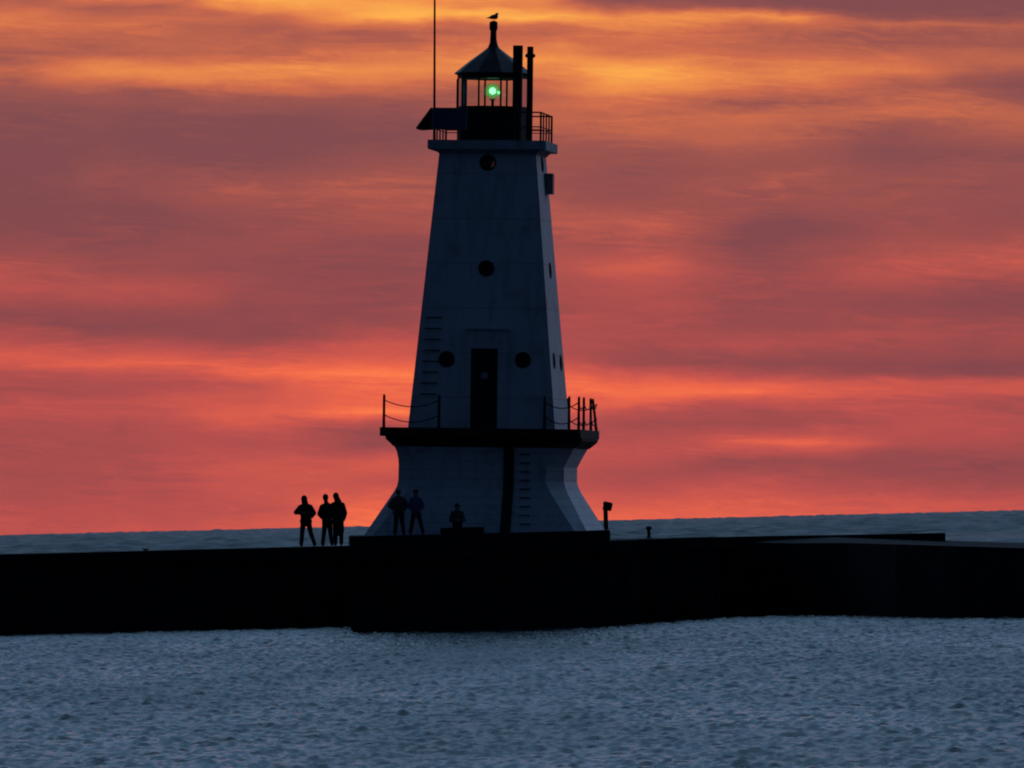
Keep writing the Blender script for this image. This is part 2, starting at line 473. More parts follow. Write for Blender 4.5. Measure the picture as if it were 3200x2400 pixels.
# ------------------------------------------------------------------ lake
def build_water():
    rng = np.random.default_rng(11)
    fine = np.linspace(RAD(-4.2), RAD(4.2), 1100)
    rest = np.linspace(RAD(4.2), RAD(360 - 4.2), 74)[1:-1]
    th = np.concatenate([fine, rest])
    r1 = np.geomspace(4, 120, 60)[:-1]
    r2 = np.arange(120, 372, 0.17)
    r3 = np.geomspace(372, 1200, 160)[1:]
    r4 = np.geomspace(1200, 16000, 760)[1:]
    r5 = np.geomspace(16000, 60000, 30)[1:]
    r = np.concatenate([r1, r2, r3, r4, r5])
    dr = np.gradient(r)
    X = (r[:, None] * np.sin(th)[None, :])
    Y = (r[:, None] * np.cos(th)[None, :])
    Z = np.zeros_like(X)
    # wind waves inside the breakwater, a longer swell out on the open lake
    waves = []
    for i in range(44):
        L = math.exp(rng.uniform(math.log(0.40), math.log(2.0)))
        a = 0.0063 * L ** 0.7
        waves.append((L, a, rng.normal(0.12, 0.62), rng.uniform(0, 6.28), 0))
    for i in range(16):
        L = math.exp(rng.uniform(math.log(7.0), math.log(22.0)))
        waves.append((L, 0.12 * (L / 14) ** 0.5, rng.normal(0.3, 0.7), rng.uniform(0, 6.28), 1))
    for i in range(24):
        L = math.exp(rng.uniform(math.log(2.2), math.log(7.0)))
        waves.append((L, 0.030 * (L / 4) ** 0.7, rng.normal(0.2, 0.8), rng.uniform(0, 6.28), 1))
    for L, a, ang, ph, kind in waves:
        k = 2 * math.pi / L
        if kind == 0:
            env = np.clip((L / (2.2 * dr) - 0.4), 0, 1) * np.where(r < 420, 1.0, 0.6)
        else:
            env = np.clip((r - 420) / 300, 0, 1)
        sel = np.nonzero(env > 0.001)[0]
        if len(sel) == 0:
            continue
        kx, ky = k * math.sin(ang), k * math.cos(ang)
        q = np.sin(kx * X[sel] + ky * Y[sel] + ph)
        q = (1 - np.abs(q)) * 2 - 1.1 if kind == 0 and L < 1.2 else q
        Z[sel] += a * env[sel, None] * q
    coarse = np.zeros(len(th)); coarse[:len(fine)] = 1
    edge = np.clip((RAD(4.2) - np.abs(fine)) / RAD(0.3), 0, 1)
    coarse[:len(fine)] = edge
    Z *= coarse[None, :]
    Z -= (r ** 2 / (2 * 6.371e6))[:, None]
    nr, nt = X.shape
    co = np.stack([X, Y, Z], -1).reshape(-1, 3)
    co = np.vstack([co, [[0, 0, 0]]])
    idx = np.arange(nr * nt).reshape(nr, nt)
    nxt = np.roll(idx, -1, axis=1)
    quads = np.stack([idx[:-1], idx[1:], nxt[1:], nxt[:-1]], -1).reshape(-1, 4)
    tris = np.stack([np.full(nt, nr * nt), idx[0], nxt[0]], -1)
    me = bpy.data.meshes.new("water")
    nq, ntri = len(quads), len(tris)
    me.vertices.add(len(co))
    me.vertices.foreach_set('co', co.astype(np.float32).ravel())
    me.loops.add(nq * 4 + ntri * 3)
    me.loops.foreach_set('vertex_index', np.concatenate([quads.ravel(), tris.ravel()]).astype(np.int32))
    me.polygons.add(nq + ntri)
    ls = np.concatenate([np.arange(nq) * 4, nq * 4 + np.arange(ntri) * 3]).astype(np.int32)
    me.polygons.foreach_set('loop_start', ls)
    me.polygons.foreach_set('use_smooth', np.ones(nq + ntri, dtype=bool))
    me.update(calc_edges=True)
    me.validate()
    m = bpy.data.materials.new("lake_water")
    m.use_nodes = True
    t = m.node_tree
    b = t.nodes['Principled BSDF']
    b.inputs['Base Color'].default_value = (0.008, 0.018, 0.026, 1)
    b.inputs['IOR'].default_value = 1.33
    b.inputs['Specular IOR Level'].default_value = 0.5
    g = nd(t, 'ShaderNodeNewGeometry')
    mp = nd(t, 'ShaderNodeMapping')
    mp.inputs['Scale'].default_value = (2.6, 0.9, 1.0)
    t.links.new(g.outputs['Position'], mp.inputs['Vector'])
    n1 = noise(t, mp.outputs[0], 1.0, 4.0, 0.62, 0.5)
    mp2 = nd(t, 'ShaderNodeMapping')
    mp2.inputs['Scale'].default_value = (0.22, 0.05, 1.0)
    t.links.new(g.outputs['Position'], mp2.inputs['Vector'])
    n2 = noise(t, mp2.outputs[0], 1.0, 3.0, 0.6, 0.3)
    mp3 = nd(t, 'ShaderNodeMapping')
    mp3.inputs['Scale'].default_value = (0.16, 0.03, 1.0)
    t.links.new(g.outputs['Position'], mp3.inputs['Vector'])
    n3 = noise(t, mp3.outputs[0], 1.0, 4.0, 0.65, 0.4)
    sy = nd(t, 'ShaderNodeSeparateXYZ')
    t.links.new(g.outputs['Position'], sy.inputs[0])
    put(t, b.inputs['Roughness'], M(t, 'ADD', smooth(t, n3, 0.35, 0.7, 0.32, 0.21), smooth(t, sy.outputs[1], 385.0, 700.0, 0.0, 0.22)))
    h = M(t, 'ADD', n1, M(t, 'MULTIPLY', n2, 0.8))
    bn = nd(t, 'ShaderNodeBump')
    bn.inputs['Strength'].default_value = 1.0
    bn.inputs['Distance'].default_value = 0.16
    t.links.new(h, bn.inputs['Height'])
    t.links.new(bn.outputs[0], b.inputs['Normal'])
    me.materials.append(m)
    o = link(bpy.data.objects.new("water", me))
    o['kind'] = 'structure'
    return o


build_water()

# ------------------------------------------------------------------ breakwater pier
Y0 = 355.0                       # distance of the lighthouse
PXM = FPX / Y0
base_pt = P(1525, 1665, Y0)
ZB = base_pt.z                   # top of the plinth
ZP = 2.82                        # top of the pier

pier = thing("pier", "long low dark concrete breakwater pier crossing the whole picture above the water", "pier", (0, 371, 0))
PO = Vector((0, 371, 0))


def plan(pts, z_of=None):
    return [Vector((P(px, 1700, Y).x, Y, 0)) - PO for px, Y in pts]


def ext(name, pts, zb, zts, m, parent, bevel=0.0, ribs=0.0):
    mb = MB()
    pl = plan(pts)
    zt = zts if isinstance(zts, (list, tuple)) else [zts] * len(pl)
    mb.face_loft([[(p.x, p.y, zb) for p in pl], [(p.x, p.y, z) for p, z in zip(pl, zt)]])
    return mb.build(name, m, parent, bevel=bevel)


outline = [(-900, 370.5), (300, 370.5), (1096, 371), (1090, 351), (1262, 350.2), (1258, 348), (1700, 347.6), (1918, 348.4), (1908, 352.6), (1996, 353.2), (1984, 358.6), (2104, 359.2), (2090, 365.0), (2230, 365.6), (2214, 371.6), (2261, 372), (2420, 373), (2955, 373), (2955, 381), (-900, 381)]
zt_pier = [2.80, 2.80] + [2.82] * 13 + [2.80, 2.79, 2.735, 2.735, 2.80]
# sheet pile wall: corrugated face below a concrete cap
mb = MB()
pl = plan(outline)
rib = []
for i in range(len(pl) - 3):
    a, b = pl[i], pl[i + 1]
    n = max(2, int((b - a).length / 0.35)) if abs(b.x - a.x) > abs(b.y - a.y) else 1
    nrm = Vector((0, 0, 1)).cross(b - a).normalized() * -1
    for k in range(n):
        off = 0.0 if (k // 2) % 2 or k == 0 else 0.13
        p = a.lerp(b, k / n) + nrm * (-off) * (1 if nrm.y < 0 else -1)
        rib.append(p)
rib += pl[-3:]
zt2 = 2.42
mb.face_loft([[(p.x, p.y, -3.0) for p in rib], [(p.x, p.y, zt2) for p in rib]])
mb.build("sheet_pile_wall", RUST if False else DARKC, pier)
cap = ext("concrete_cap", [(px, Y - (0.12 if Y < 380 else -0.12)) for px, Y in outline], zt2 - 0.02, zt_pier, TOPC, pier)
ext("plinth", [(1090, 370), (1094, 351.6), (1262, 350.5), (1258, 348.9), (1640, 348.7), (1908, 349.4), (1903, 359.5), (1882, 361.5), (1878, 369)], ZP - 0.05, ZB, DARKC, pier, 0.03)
# sloping apron of concrete on the shore side at the right
ap = [(2300, 372.8), (2460, 371), (2650, 365), (2800, 357), (3000, 350.5), (3200, 346.5), (4000, 342), (4000, 378), (2960, 378), (2600, 372.8)]
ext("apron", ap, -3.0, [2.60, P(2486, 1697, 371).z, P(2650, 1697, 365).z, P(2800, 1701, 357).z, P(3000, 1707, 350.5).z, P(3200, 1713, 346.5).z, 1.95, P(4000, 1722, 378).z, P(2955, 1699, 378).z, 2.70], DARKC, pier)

# ------------------------------------------------------------------ lighthouse
LEAN = RAD(0.725) + ROLL
CZ, SZ = math.cos(RAD(6)), math.sin(RAD(6))
lh = bpy.data.objects.new("lighthouse", None)
COL.objects.link(lh)
lh.empty_display_size = 1.0
lh.matrix_world = Matrix.Translation(base_pt) @ Matrix.Rotation(LEAN, 4, 'Y') @ Matrix.Rotation(RAD(-6), 4, 'Z')
tag(lh, "tall white square tapering lighthouse with black lantern and green light on the pier", "lighthouse")
UX, UZ = math.sin(RAD(0.725)), math.cos(RAD(0.725))


def XZ(px, py):
    dx, dz = (px - 1525) / PXM, (1665 - py) / PXM
    return dx * UZ - dz * UX, dx * UX + dz * UZ


def LX(px, py, y):
    """local x of a point on the plane local-y = y"""
    return (XZ(px, py)[0] - y * SZ) / CZ


def ZZ(py):
    return (1665 - py) / PXM


Z_DK0, Z_DK1 = ZZ(1368), ZZ(1341)
Z_T0, Z_T1 = Z_DK1 - 0.02, ZZ(475)
A_T0, A_T1 = 501 / PXM / 2 / (CZ + SZ), 331 / PXM / 2 / (CZ + SZ)


def A(z):
    return A_T0 + (A_T1 - A_T0) * (z - ZZ(1325)) / (ZZ(475) - ZZ(1325))


def octo(a, k, z):
    return [(-a + k, -a, z), (a - k, -a, z), (a, -a + k, z), (a, a - k, z), (a - k, a, z), (-a + k, a, z), (-a, a - k, z), (-a, -a + k, z)]


# flared base: spreading foot, waist and cove under the deck
mb = MB()
mb.face_loft([[(x + (dx if x > 0 else 0), y, z_) for x, y, z_ in octo(a, k, z)] for a, k, z, dx in [(q + (0,))[:4] for q in [(4.02, .34, -0.45), (3.76, .36, 0.0), (3.55, .40, 0.36), (3.22, .47, 0.92), (2.965, .52, 1.35), (2.87, .54, 1.55), (2.835, .55, 1.75, -.03), (2.83, .55, 2.25, -.03), (2.84, .55, 2.45, .06), (2.89, .55, 2.72, .15), (2.97, .55, 2.90, .17), (2.98, .56, 2.93, .17)]]])
BPROF = [(-0.45, 4.02), (0, 3.76), (.36, 3.55), (.92, 3.22), (1.35, 2.965), (1.55, 2.87), (1.75, 2.835), (2.42, 2.83), (2.72, 2.88), (2.92, 3.0), (3.08, 3.16)]


def AB(z):
    return float(np.interp(z, [p[0] for p in BPROF], [p[1] for p in BPROF]))


base_o = mb.build("base", BASEW, lh)
mb = MB()
mb.face_loft([[(x + .04, y, z) for x, y, z in octo(3.41, .12, q)] for q in (Z_DK0, Z_DK1)])
deck = mb.build("deck", RUST, lh, bevel=0.015)
mb = MB()
mb.face_loft([[(x + (dx if x > 0 else 0), y, z_) for x, y, z_ in octo(a, k, z)] for a, k, z, dx in ((3.00, .5, ZZ(1399), .18), (3.10, .45, ZZ(1388), .22), (3.22, .42, ZZ(1377), .22), (3.24, .42, Z_DK0 + .01, .22))])
mb.build("deck_beam", RUST, deck)

# tower shell with the room under the gallery cut out, and porthole openings
mb = MB()
mb.face_loft([[(-a, -a, z), (a, -a, z), (a, a, z), (-a, a, z)] for a, z in [(A(Z_T0), Z_T0), (A(Z_T1 + .02), Z_T1 + .02)]])
tower = mb.build("tower_wall", WHITE, lh)
batter = math.atan((A_T0 - A_T1) / (ZZ(475) - ZZ(1325)))
PH = []   # (center, outward axis, radius, glass)
def front_ph(px, py, r, through=False):
    z = ZZ(py); a = A(z)
    PH.append((Vector((LX(px, py, -a), -a, z)), Vector((0, -math.cos(batter), math.sin(batter))), r, through))
z_up = ZZ(513)
front_ph(1525, 513, 0.235, True)
front_ph(1520, 843, 0.228)
front_ph(1397, 1127, 0.228)
front_ph(1634, 1127, 0.228)
PH.append((Vector((0.02, A(z_up), z_up)), Vector((0, math.cos(batter), math.sin(batter))), 0.235, True))
for y, py in [(0.1, 512), (0.0, 843), (-1.1, 1127), (1.2, 1130)]:
    z = ZZ(py)
    PH.append((Vector((A(z), y, z)), Vector((math.cos(batter), 0, math.sin(batter))), 0.23, False))
cutters = []
yf = -A(Z_DK1) - 0.06
cb = MB(); cb.box(LX(1471, 1200, yf), LX(1555, 1200, yf), yf - 0.4, yf + 0.40, Z_DK1 + 0.01, ZZ(1093))
cutters.append(link(bpy.data.objects.new("cutter", cb.mesh("cutter")), lh))
for c, ax, r, th in PH:
    h = Vector((ax.x, ax.y, 0)).normalized()
    cb = MB(); cb.tube([c + h * 0.5, c - h * (0.9 if th else 0.16)], r, 32)
    cutters.append(link(bpy.data.objects.new("cutter", cb.mesh("cutter")), lh))
cb = MB(); cb.box(-1.25, 1.25, -1.25, 1.25, Z_T1 - 1.6, Z_T1 - 0.12)
cutters.append(link(bpy.data.objects.new("cutter", cb.mesh("cutter")), lh))
bpy.context.view_layer.update()
for c in cutters:
    md = tower.modifiers.new("b", 'BOOLEAN')
    md.operation = 'DIFFERENCE'; md.solver = 'EXACT'; md.object = c
apply_mods(tower)
for c in cutters:
    me = c.data
    bpy.data.objects.remove(c)
    bpy.data.meshes.remove(me)
if not tower.data.materials:
    tower.data.materials.append(WHITE)
for c, ax, r, th in PH:
    h = Vector((ax.x, ax.y, 0)).normalized()
    mb = MB(); mb.ring(c - ax * 0.03, ax, r - 0.015, r + 0.045, 0.06)
    po = mb.build("porthole", RUST, lh)
    mb = MB(); mb.disc(c - h * (0.10 if th else 0.145), h, r - 0.004, 0.012)
    mb.build("pane", WINGLASS if th else DARKPANE, po)

# door with its raised surround on the deck
yf = -A(Z_DK1) - 0.06
x0, x1 = LX(1471, 1200, yf), LX(1555, 1200, yf)
s0, s1 = LX(1457, 1200, yf), LX(1583, 1200, yf)
zt, zs = ZZ(1093), ZZ(1036)
mb = MB()
mb.box(s0, x0, yf, yf + 0.5, Z_DK1 + .002, zt)
mb.box(x1, s1, yf, yf + 0.5, Z_DK1 + .002, zt)
mb.box(s0, s1, yf, yf + 0.55, zt + .002, zs)
sur = mb.build("door_surround", WHITE, lh)
mb = MB(); mb.box(s0 - 0.05, s1 + 0.05, yf - 0.07, yf + 0.5, zs + .002, zs + 0.06)
mb.build("door_hood", GREYW, sur)
mb = MB(); mb.box(x0 + .004, x1 - .004, yf + 0.14, yf + 0.19, Z_DK1 + .03, zt - .004)
for q in (0.12, 0.55):
    zz = Z_DK1 + (zt - Z_DK1) * q
    mb.box(x0 + .12, x1 - .12, yf + 0.125, yf + 0.138, zz, zz + 0.75)
door = mb.build("door", BLACKP, lh)
xc, zc = LX(1513, 1177, yf), ZZ(1177)
mb = MB(); mb.box(xc - .11, xc + .11, yf + 0.10, yf + 0.118, zc - .11, zc + .11)
sg = mb.build("door_notice", mat("faded_notice", (0.42, 0.40, 0.42), 0.7), door)
mb = MB(); mb.tube([(x1 - .1, yf + .13, Z_DK1 + 1.05), (x1 - .1, yf + .06, Z_DK1 + 1.05), (x1 - .2, yf + .06, Z_DK1 + 1.05)], 0.014, 8)
mb.build("handle", ALU, door)

# wall ladders of single rungs
def wall_ladder(pts, halfw, off):
    la = link(bpy.data.objects.new("ladder", None), lh)
    for (x, y, z) in pts:
        mb = MB()
        mb.tube([(x - halfw, y + .05, z), (x - halfw, y - off, z), (x + halfw, y - off, z), (x + halfw, y + .05, z)], 0.021, 8)
        mb.build("rung", RUST, la)


lad = []
for i, py in enumerate(range(998, 1240, 34)):
    z = ZZ(py); a = A(z)
    lad.append((LX(1358 - (py - 998) * 0.075, py, -a), -a, z))
wall_ladder(lad, 0.26, 0.12)
lad2 = []
for py in range(1420, 1640, 27):
    z = ZZ(py); lad2.append((LX(1640, py, -AB(z)), -AB(z), z))
wall_ladder(lad2, 0.16, 0.11)
# dark conduit trunk up the base wall beside the rungs
xa, xb = LX(1573, 1500, -2.95), LX(1604, 1500, -2.95)
mb = MB()
mb.face_loft([[(xa, y, z), (xb, y, z), (xb, y + 1.2, z), (xa, y + 1.2, z)] for y, z in [(-AB(z) - 0.10, z) for z in (0.0, .36, .92, 1.35, 1.62, 2.0, 2.42, 2.72, 2.92)]])
mb.build("cable_trunk", BLACKP, lh)

# gallery slab, black watch room and glazed lantern
Z_G0, Z_G1 = Z_T1, ZZ(444)
mb = MB()
mb.face_loft([[(-a, -a, z), (a, -a, z), (a, a, z), (-a, a, z)] for a, z in [(2.0, Z_G0 + .02), (2.014, Z_G0 + .05), (2.014, Z_G1)]])
mb.face_loft([[(-a, -a, z), (a, -a, z), (a, a, z), (-a, a, z)] for a, z in [(1.66, Z_G0 - .12), (1.80, Z_G0 + .018)]])
mb.build("gallery", GREYW, lh)
LCX = (LX(1540, 300, 0.0))
PHI = RAD(13 + 6)
RL = 1.215
Z_W1 = ZZ(334); Z_L1 = ZZ(247); Z_E = ZZ(229)
mb = MB()
mb.lathe([(RL, Z_G1 + .002), (RL, Z_W1 - .08), (RL + .04, Z_W1 - .08), (RL + .04, Z_W1)], 10, LCX, 0, PHI)
watch = mb.build("watch_room", BLACKP, lh)
lantern = MB()
lantern.lathe([(RL + .005, Z_L1), (RL + .005, Z_L1 + .12)], 10, LCX, 0, PHI)
lan_o = lantern.build("lantern", BLACKP, lh)
def lv(k, r=RL):
    a = PHI + 2 * math.pi * k / 10
    return Vector((LCX + r * math.sin(a), -r * math.cos(a), 0))
for k in range(10):
    p = lv(k)
    mb = MB(); mb.tube([p + Vector((0, 0, Z_W1)), p + Vector((0, 0, Z_L1))], 0.034, 8)
    mb.build("mullion", BLACKP, lan_o)
    a, b = lv(k, RL - .01), lv(k + 1, RL - .01)
    d = (b - a).normalized() * 0.03
    a, b = a + d, b - d
    mb = MB()
    mb.bm.faces.new([mb.bm.verts.new(q) for q in (a + Vector((0, 0, Z_W1)), b + Vector((0, 0, Z_W1)), b + Vector((0, 0, Z_L1)), a + Vector((0, 0, Z_L1)))])
    mb.build("pane", GLASS, lan_o)
mb = MB()
mb.lathe([(RL - .02, Z_L1 + .118), (1.315, Z_E - .035), (1.325, Z_E), (0.80, ZZ(190)), (0.35, ZZ(160)), (0.20, ZZ(149)), (0.135, ZZ(135)), (0.115, ZZ(125))], 10, LCX, 0, PHI)
roof = mb.build("roof", ROOFP, lh)
ROX = LX(1542, 100, 0)
mb = MB()
mb.lathe([(0.118, ZZ(132)), (0.108, ZZ(112)), (0.105, ZZ(97)), (0.135, ZZ(91)), (0.142, ZZ(84)), (0.140, ZZ(70)), (0.115, ZZ(67)), (0.05, ZZ(64.5))], 20, ROX, 0)
mb.build("vent_stack", BLACKP, roof, smooth=False)
# the green light
LZ = ZZ(284)
LXC = LX(1540, 284, 0)
mb = MB(); mb.ball((LXC, -0.05, LZ), 0.118, 20)
lamp = mb.build("navigation_lamp", LAMP, lh, smooth=True)
mb = MB(); mb.ball((LX(1558, 289, -0.1), -0.10, ZZ(289)), 0.058, 16)  # second, smaller green emissive ball beside the main one
mb.build("small_green_ball", DIM_GREEN, lamp, smooth=True)
mb = MB(); [mb.ball((LXC, -0.02, LZ), rr, 28) for rr in (.15, .19, .23, .265, .295)]  # lens as nested shells, sized and tinted to stand in for the lamp's halo
mb.build("lens", LENS_HALO, lamp, smooth=True)
mb = MB(); mb.lathe([(0.16, Z_W1 - .05), (0.05, Z_W1 + .04), (0.05, LZ - .31), (0.10, LZ - .30), (0.10, LZ - .27)], 16, LXC, -0.02)
mb.build("lamp_stand", BLACKP, lamp)
gl_d = bpy.data.lights.new("green_lamp_light", 'POINT')
gl_d.energy = 2.2; gl_d.color = (0.25, 1.0, 0.45); gl_d.shadow_soft_size = 0.1
gl = bpy.data.objects.new("green_lamp_light", gl_d)
COL.objects.link(gl)
gl.parent = lh
gl.location = (LXC, -0.2, LZ)

# chimneys in front of the lantern
yp = -1.22
xp = LX(1617.5, 250, yp)
mb = MB(); mb.tube([(xp, yp, Z_G1), (xp, yp, ZZ(146))], 0.17, 18)
mb.build("chimney", RUST if False else BLACKP, lh)
yp2 = -0.45
xp2 = LX(1656, 250, yp2)
mb = MB(); mb.tube([(xp2, yp2, Z_G1), (xp2, yp2, ZZ(146))], 0.108, 16)
mb.tube([(xp2, yp2, ZZ(181)), (xp2, yp2, ZZ(178)), (xp2, yp2, ZZ(171)), (xp2, yp2, ZZ(167))], [0.115, 0.175, 0.175, 0.115], 16)
mb.build("vent_pipe", BLACKP, lh)

# gallery railing
RA = 1.82
Z_R1 = ZZ(356)
GP = [(-RA, -RA), (RA, -RA), (RA, RA), (-RA, RA)]
mb = MB()
for (h, rr) in ((Z_R1, 0.026), (Z_G1 + 0.47, 0.02), (Z_G1 + .38, .016)):
    for i in range(4):
        a, b = GP[i], GP[(i + 1) % 4]
        mb.tube([(a[0], a[1], h), (b[0], b[1], h)], rr, 8)
grail = mb.build("gallery_railing", RUST, lh)
for i in range(4):
    a, b = Vector(GP[i]), Vector(GP[(i + 1) % 4])
    for k in range(4):
        p = a.lerp(b, k / 4.0)
        mb = MB(); mb.tube([(p.x, p.y, Z_G1), (p.x, p.y, Z_R1 + .02)], 0.027 if k else 0.036, 8)
        mb.build("rail_post", RUST, grail)

# solar panels hung outside the rail
def panel(p0, p1, out, zt_, zb_):
    p0, p1, out = Vector(p0), Vector(p1), Vector(out)
    a = [p0 + Vector((0, 0, zt_)), p1 + Vector((0, 0, zt_)), p1 + out + Vector((0, 0, zb_)), p0 + out + Vector((0, 0, zb_))]
    n = (a[1] - a[0]).cross(a[3] - a[0]).normalized()
    if n.dot(out) < 0:
        n = -n
    mb = MB(); mb.face_loft([a, [q + n * 0.045 for q in a]])
    o = mb.build("solar_panel", ALU, lh)
    c = sum(a, Vector()) / 4
    b = [c + (q - c) * 0.93 + n * 0.047 for q in a]
    mb = MB(); mb.face_loft([b, [q + n * 0.006 for q in b]])
    mb.build("solar_cells", PANEL, o)
    for e, q in ((0, 3), (1, 2)):
        foot = Vector((a[e].x, a[e].y, a[q].z + 0.03))
        side = (p1 - p0).normalized() * (0.02 if e == 0 else -0.02)
        tri = [a[e], a[q], foot]
        mb = MB(); mb.face_loft([[t_ - n * .004 for t_ in tri], [t_ + side - n * .004 for t_ in tri]])
        mb.build("bracket", RUST, o)
panel((-1.86, -1.88, 0), (-0.66, -1.88, 0), (0, -0.42, 0), ZZ(346), ZZ(414))
panel((-1.90, -1.80, 0), (-1.90, -0.55, 0), (-0.52, 0, 0), ZZ(345), ZZ(411))

# tall radio mast on the gallery corner
xm = LX(1360, 300, -1.7)
ztop = 19.3
mx = -ztop * (0 - 0) 
dxm = -UX * 1.0
mb = MB(); mb.tube([(xm, -1.7, Z_G1), (xm - 0.010 * 1.5, -1.7, Z_G1 + 1.5), (xm - 0.010 * (ztop - Z_G1), -1.7, ztop)], [0.045, 0.04, 0.03], 8)
mb.build("antenna", RUST, lh)

# cabinet on the side wall
zb0, zb1 = ZZ(603), ZZ(538)
mb = MB(); mb.box(A(zb0) - .12, A(zb0) + 0.24, 0.55, 1.1, zb0, zb1)
mb.build("wall_cabinet", ALU, lh, bevel=0.02)

# deck posts and chains
DP = 3.24
posts = [(-DP, -DP, 0), (LX(1374, 1300, -DP), -DP, 0), (LX(1701, 1300, -DP), -DP, 0), (3.05, -DP, 0), (DP + .09, -1.05, 0), (DP + .09, 1.5, -.02), (DP + .11, DP, -.13), (2.35, DP, 0), (-1.6, DP, 0), (DP + .09, -2.75, 0)]
drail_o = link(bpy.data.objects.new("chain_railing", None), lh)
def sag(a, b, dz=0.22, n=9):
    out = []
    for i in range(n + 1):
        t = i / n
        p = Vector(a).lerp(Vector(b), t)
        p.z -= dz * 4 * t * (1 - t)
        out.append(p)
    return out
HP = 1.12
order = [(0, 1), (2, 9), (9, 4), (4, 5), (5, 6), (6, 7), (7, 8)]
for i, j in order:
    for h, dz in ((HP - 0.2, 0.22), (0.42, 0.24)):
        a = (posts[i][0], posts[i][1], Z_DK1 + h); b = (posts[j][0], posts[j][1], Z_DK1 + h)
        mb = MB(); mb.tube(sag(a, b, dz), 0.02, 6); mb.build("chain", RUST, drail_o)
for x, y, ln in posts:
    mb = MB(); mb.tube([(x, y, Z_DK1), (x + ln * .5, y, Z_DK1 + HP * .5), (x + ln, y, Z_DK1 + HP - .06), (x + ln, y, Z_DK1 + HP)], [0.052, 0.045, 0.045, 0.02], 10)
    mb.build("rail_post", RUST, drail_o)

# ------------------------------------------------------------------ figures
def capsule(mb, a, b, ra, rb):
    a, b = Vector(a), Vector(b)
    mb.ball(a, ra, 12); mb.ball(b, rb, 12)
    if (b - a).length > 1e-4:
        mb.tube([a, b], [ra, rb], 12)


def fuse(name, shapes, m, parent, voxel=0.014, it=3):
    """one continuous surface grown from tapering limbs"""
    mb = MB()
    for s in shapes:
        if s[0] == 'c':
            capsule(mb, *s[1:])
        else:
            _, c, r, scl = s
            mb.ball(c, r, 16, scl)
    bmesh.ops.recalc_face_normals(mb.bm, faces=mb.bm.faces)
    me = bpy.data.meshes.new(name)
    mb.bm.to_mesh(me); mb.bm.free()
    o = link(bpy.data.objects.new(name, me), parent)
    r = o.modifiers.new("r", 'REMESH'); r.mode = 'VOXEL'; r.voxel_size = voxel; r.use_smooth_shade = True
    s = o.modifiers.new("s", 'SMOOTH'); s.iterations = it; s.factor = 0.5
    apply_mods(o)
    o.data.materials.clear()
    o.data.materials.append(m)
    return o


SKIN = mat("skin", (0.42, 0.27, 0.21), 0.6)
HAIR = mat("dark_hair", (0.03, 0.022, 0.018), 0.7)
JK = [mat("dark_jacket", (0.030, 0.026, 0.028), 0.85), mat("navy_jacket", (0.035, 0.045, 0.085), 0.85), mat("brown_coat", (0.045, 0.028, 0.022), 0.85)]
JB = [mat("brown_jacket", (0.13, 0.095, 0.085), 0.85), mat("blue_jacket", (0.10, 0.13, 0.24), 0.85)]
TR = mat("dark_trousers", (0.022, 0.022, 0.028), 0.85)
SHOE = mat("dark_shoes", (0.015, 0.014, 0.014), 0.7)


def hand(wrist, dirv, palm_n, side):
    """palm with four fingers of unequal length and a thumb, lightly curled"""
    w = Vector(wrist); d = Vector(dirv).normalized(); n = Vector(palm_n).normalized()
    s = d.cross(n).normalized() * side
    out = [('c', w, w + d * 0.075, 0.026, 0.033), ('c', w + d * 0.05 - s * .018, w + d * 0.085 - s * .02, 0.02, 0.02)]
    for k, L in enumerate((0.072, 0.082, 0.076, 0.058)):
        r0 = w + d * 0.088 + s * (0.032 - 0.021 * k)
        r1 = r0 + d * L * 0.55 + n * 0.010
        r2 = r1 + d * L * 0.40 + n * 0.026
        out += [('c', r0, r1, 0.0098, 0.009), ('c', r1, r2, 0.009, 0.0075)]
    t0 = w + d * 0.03 + s * 0.03
    t1 = t0 + d * 0.035 + s * 0.028 + n * .006
    out += [('c', t0, t1, 0.013, 0.011), ('c', t1, t1 + d * 0.032 + n * 0.010, 0.011, 0.009)]
    return out


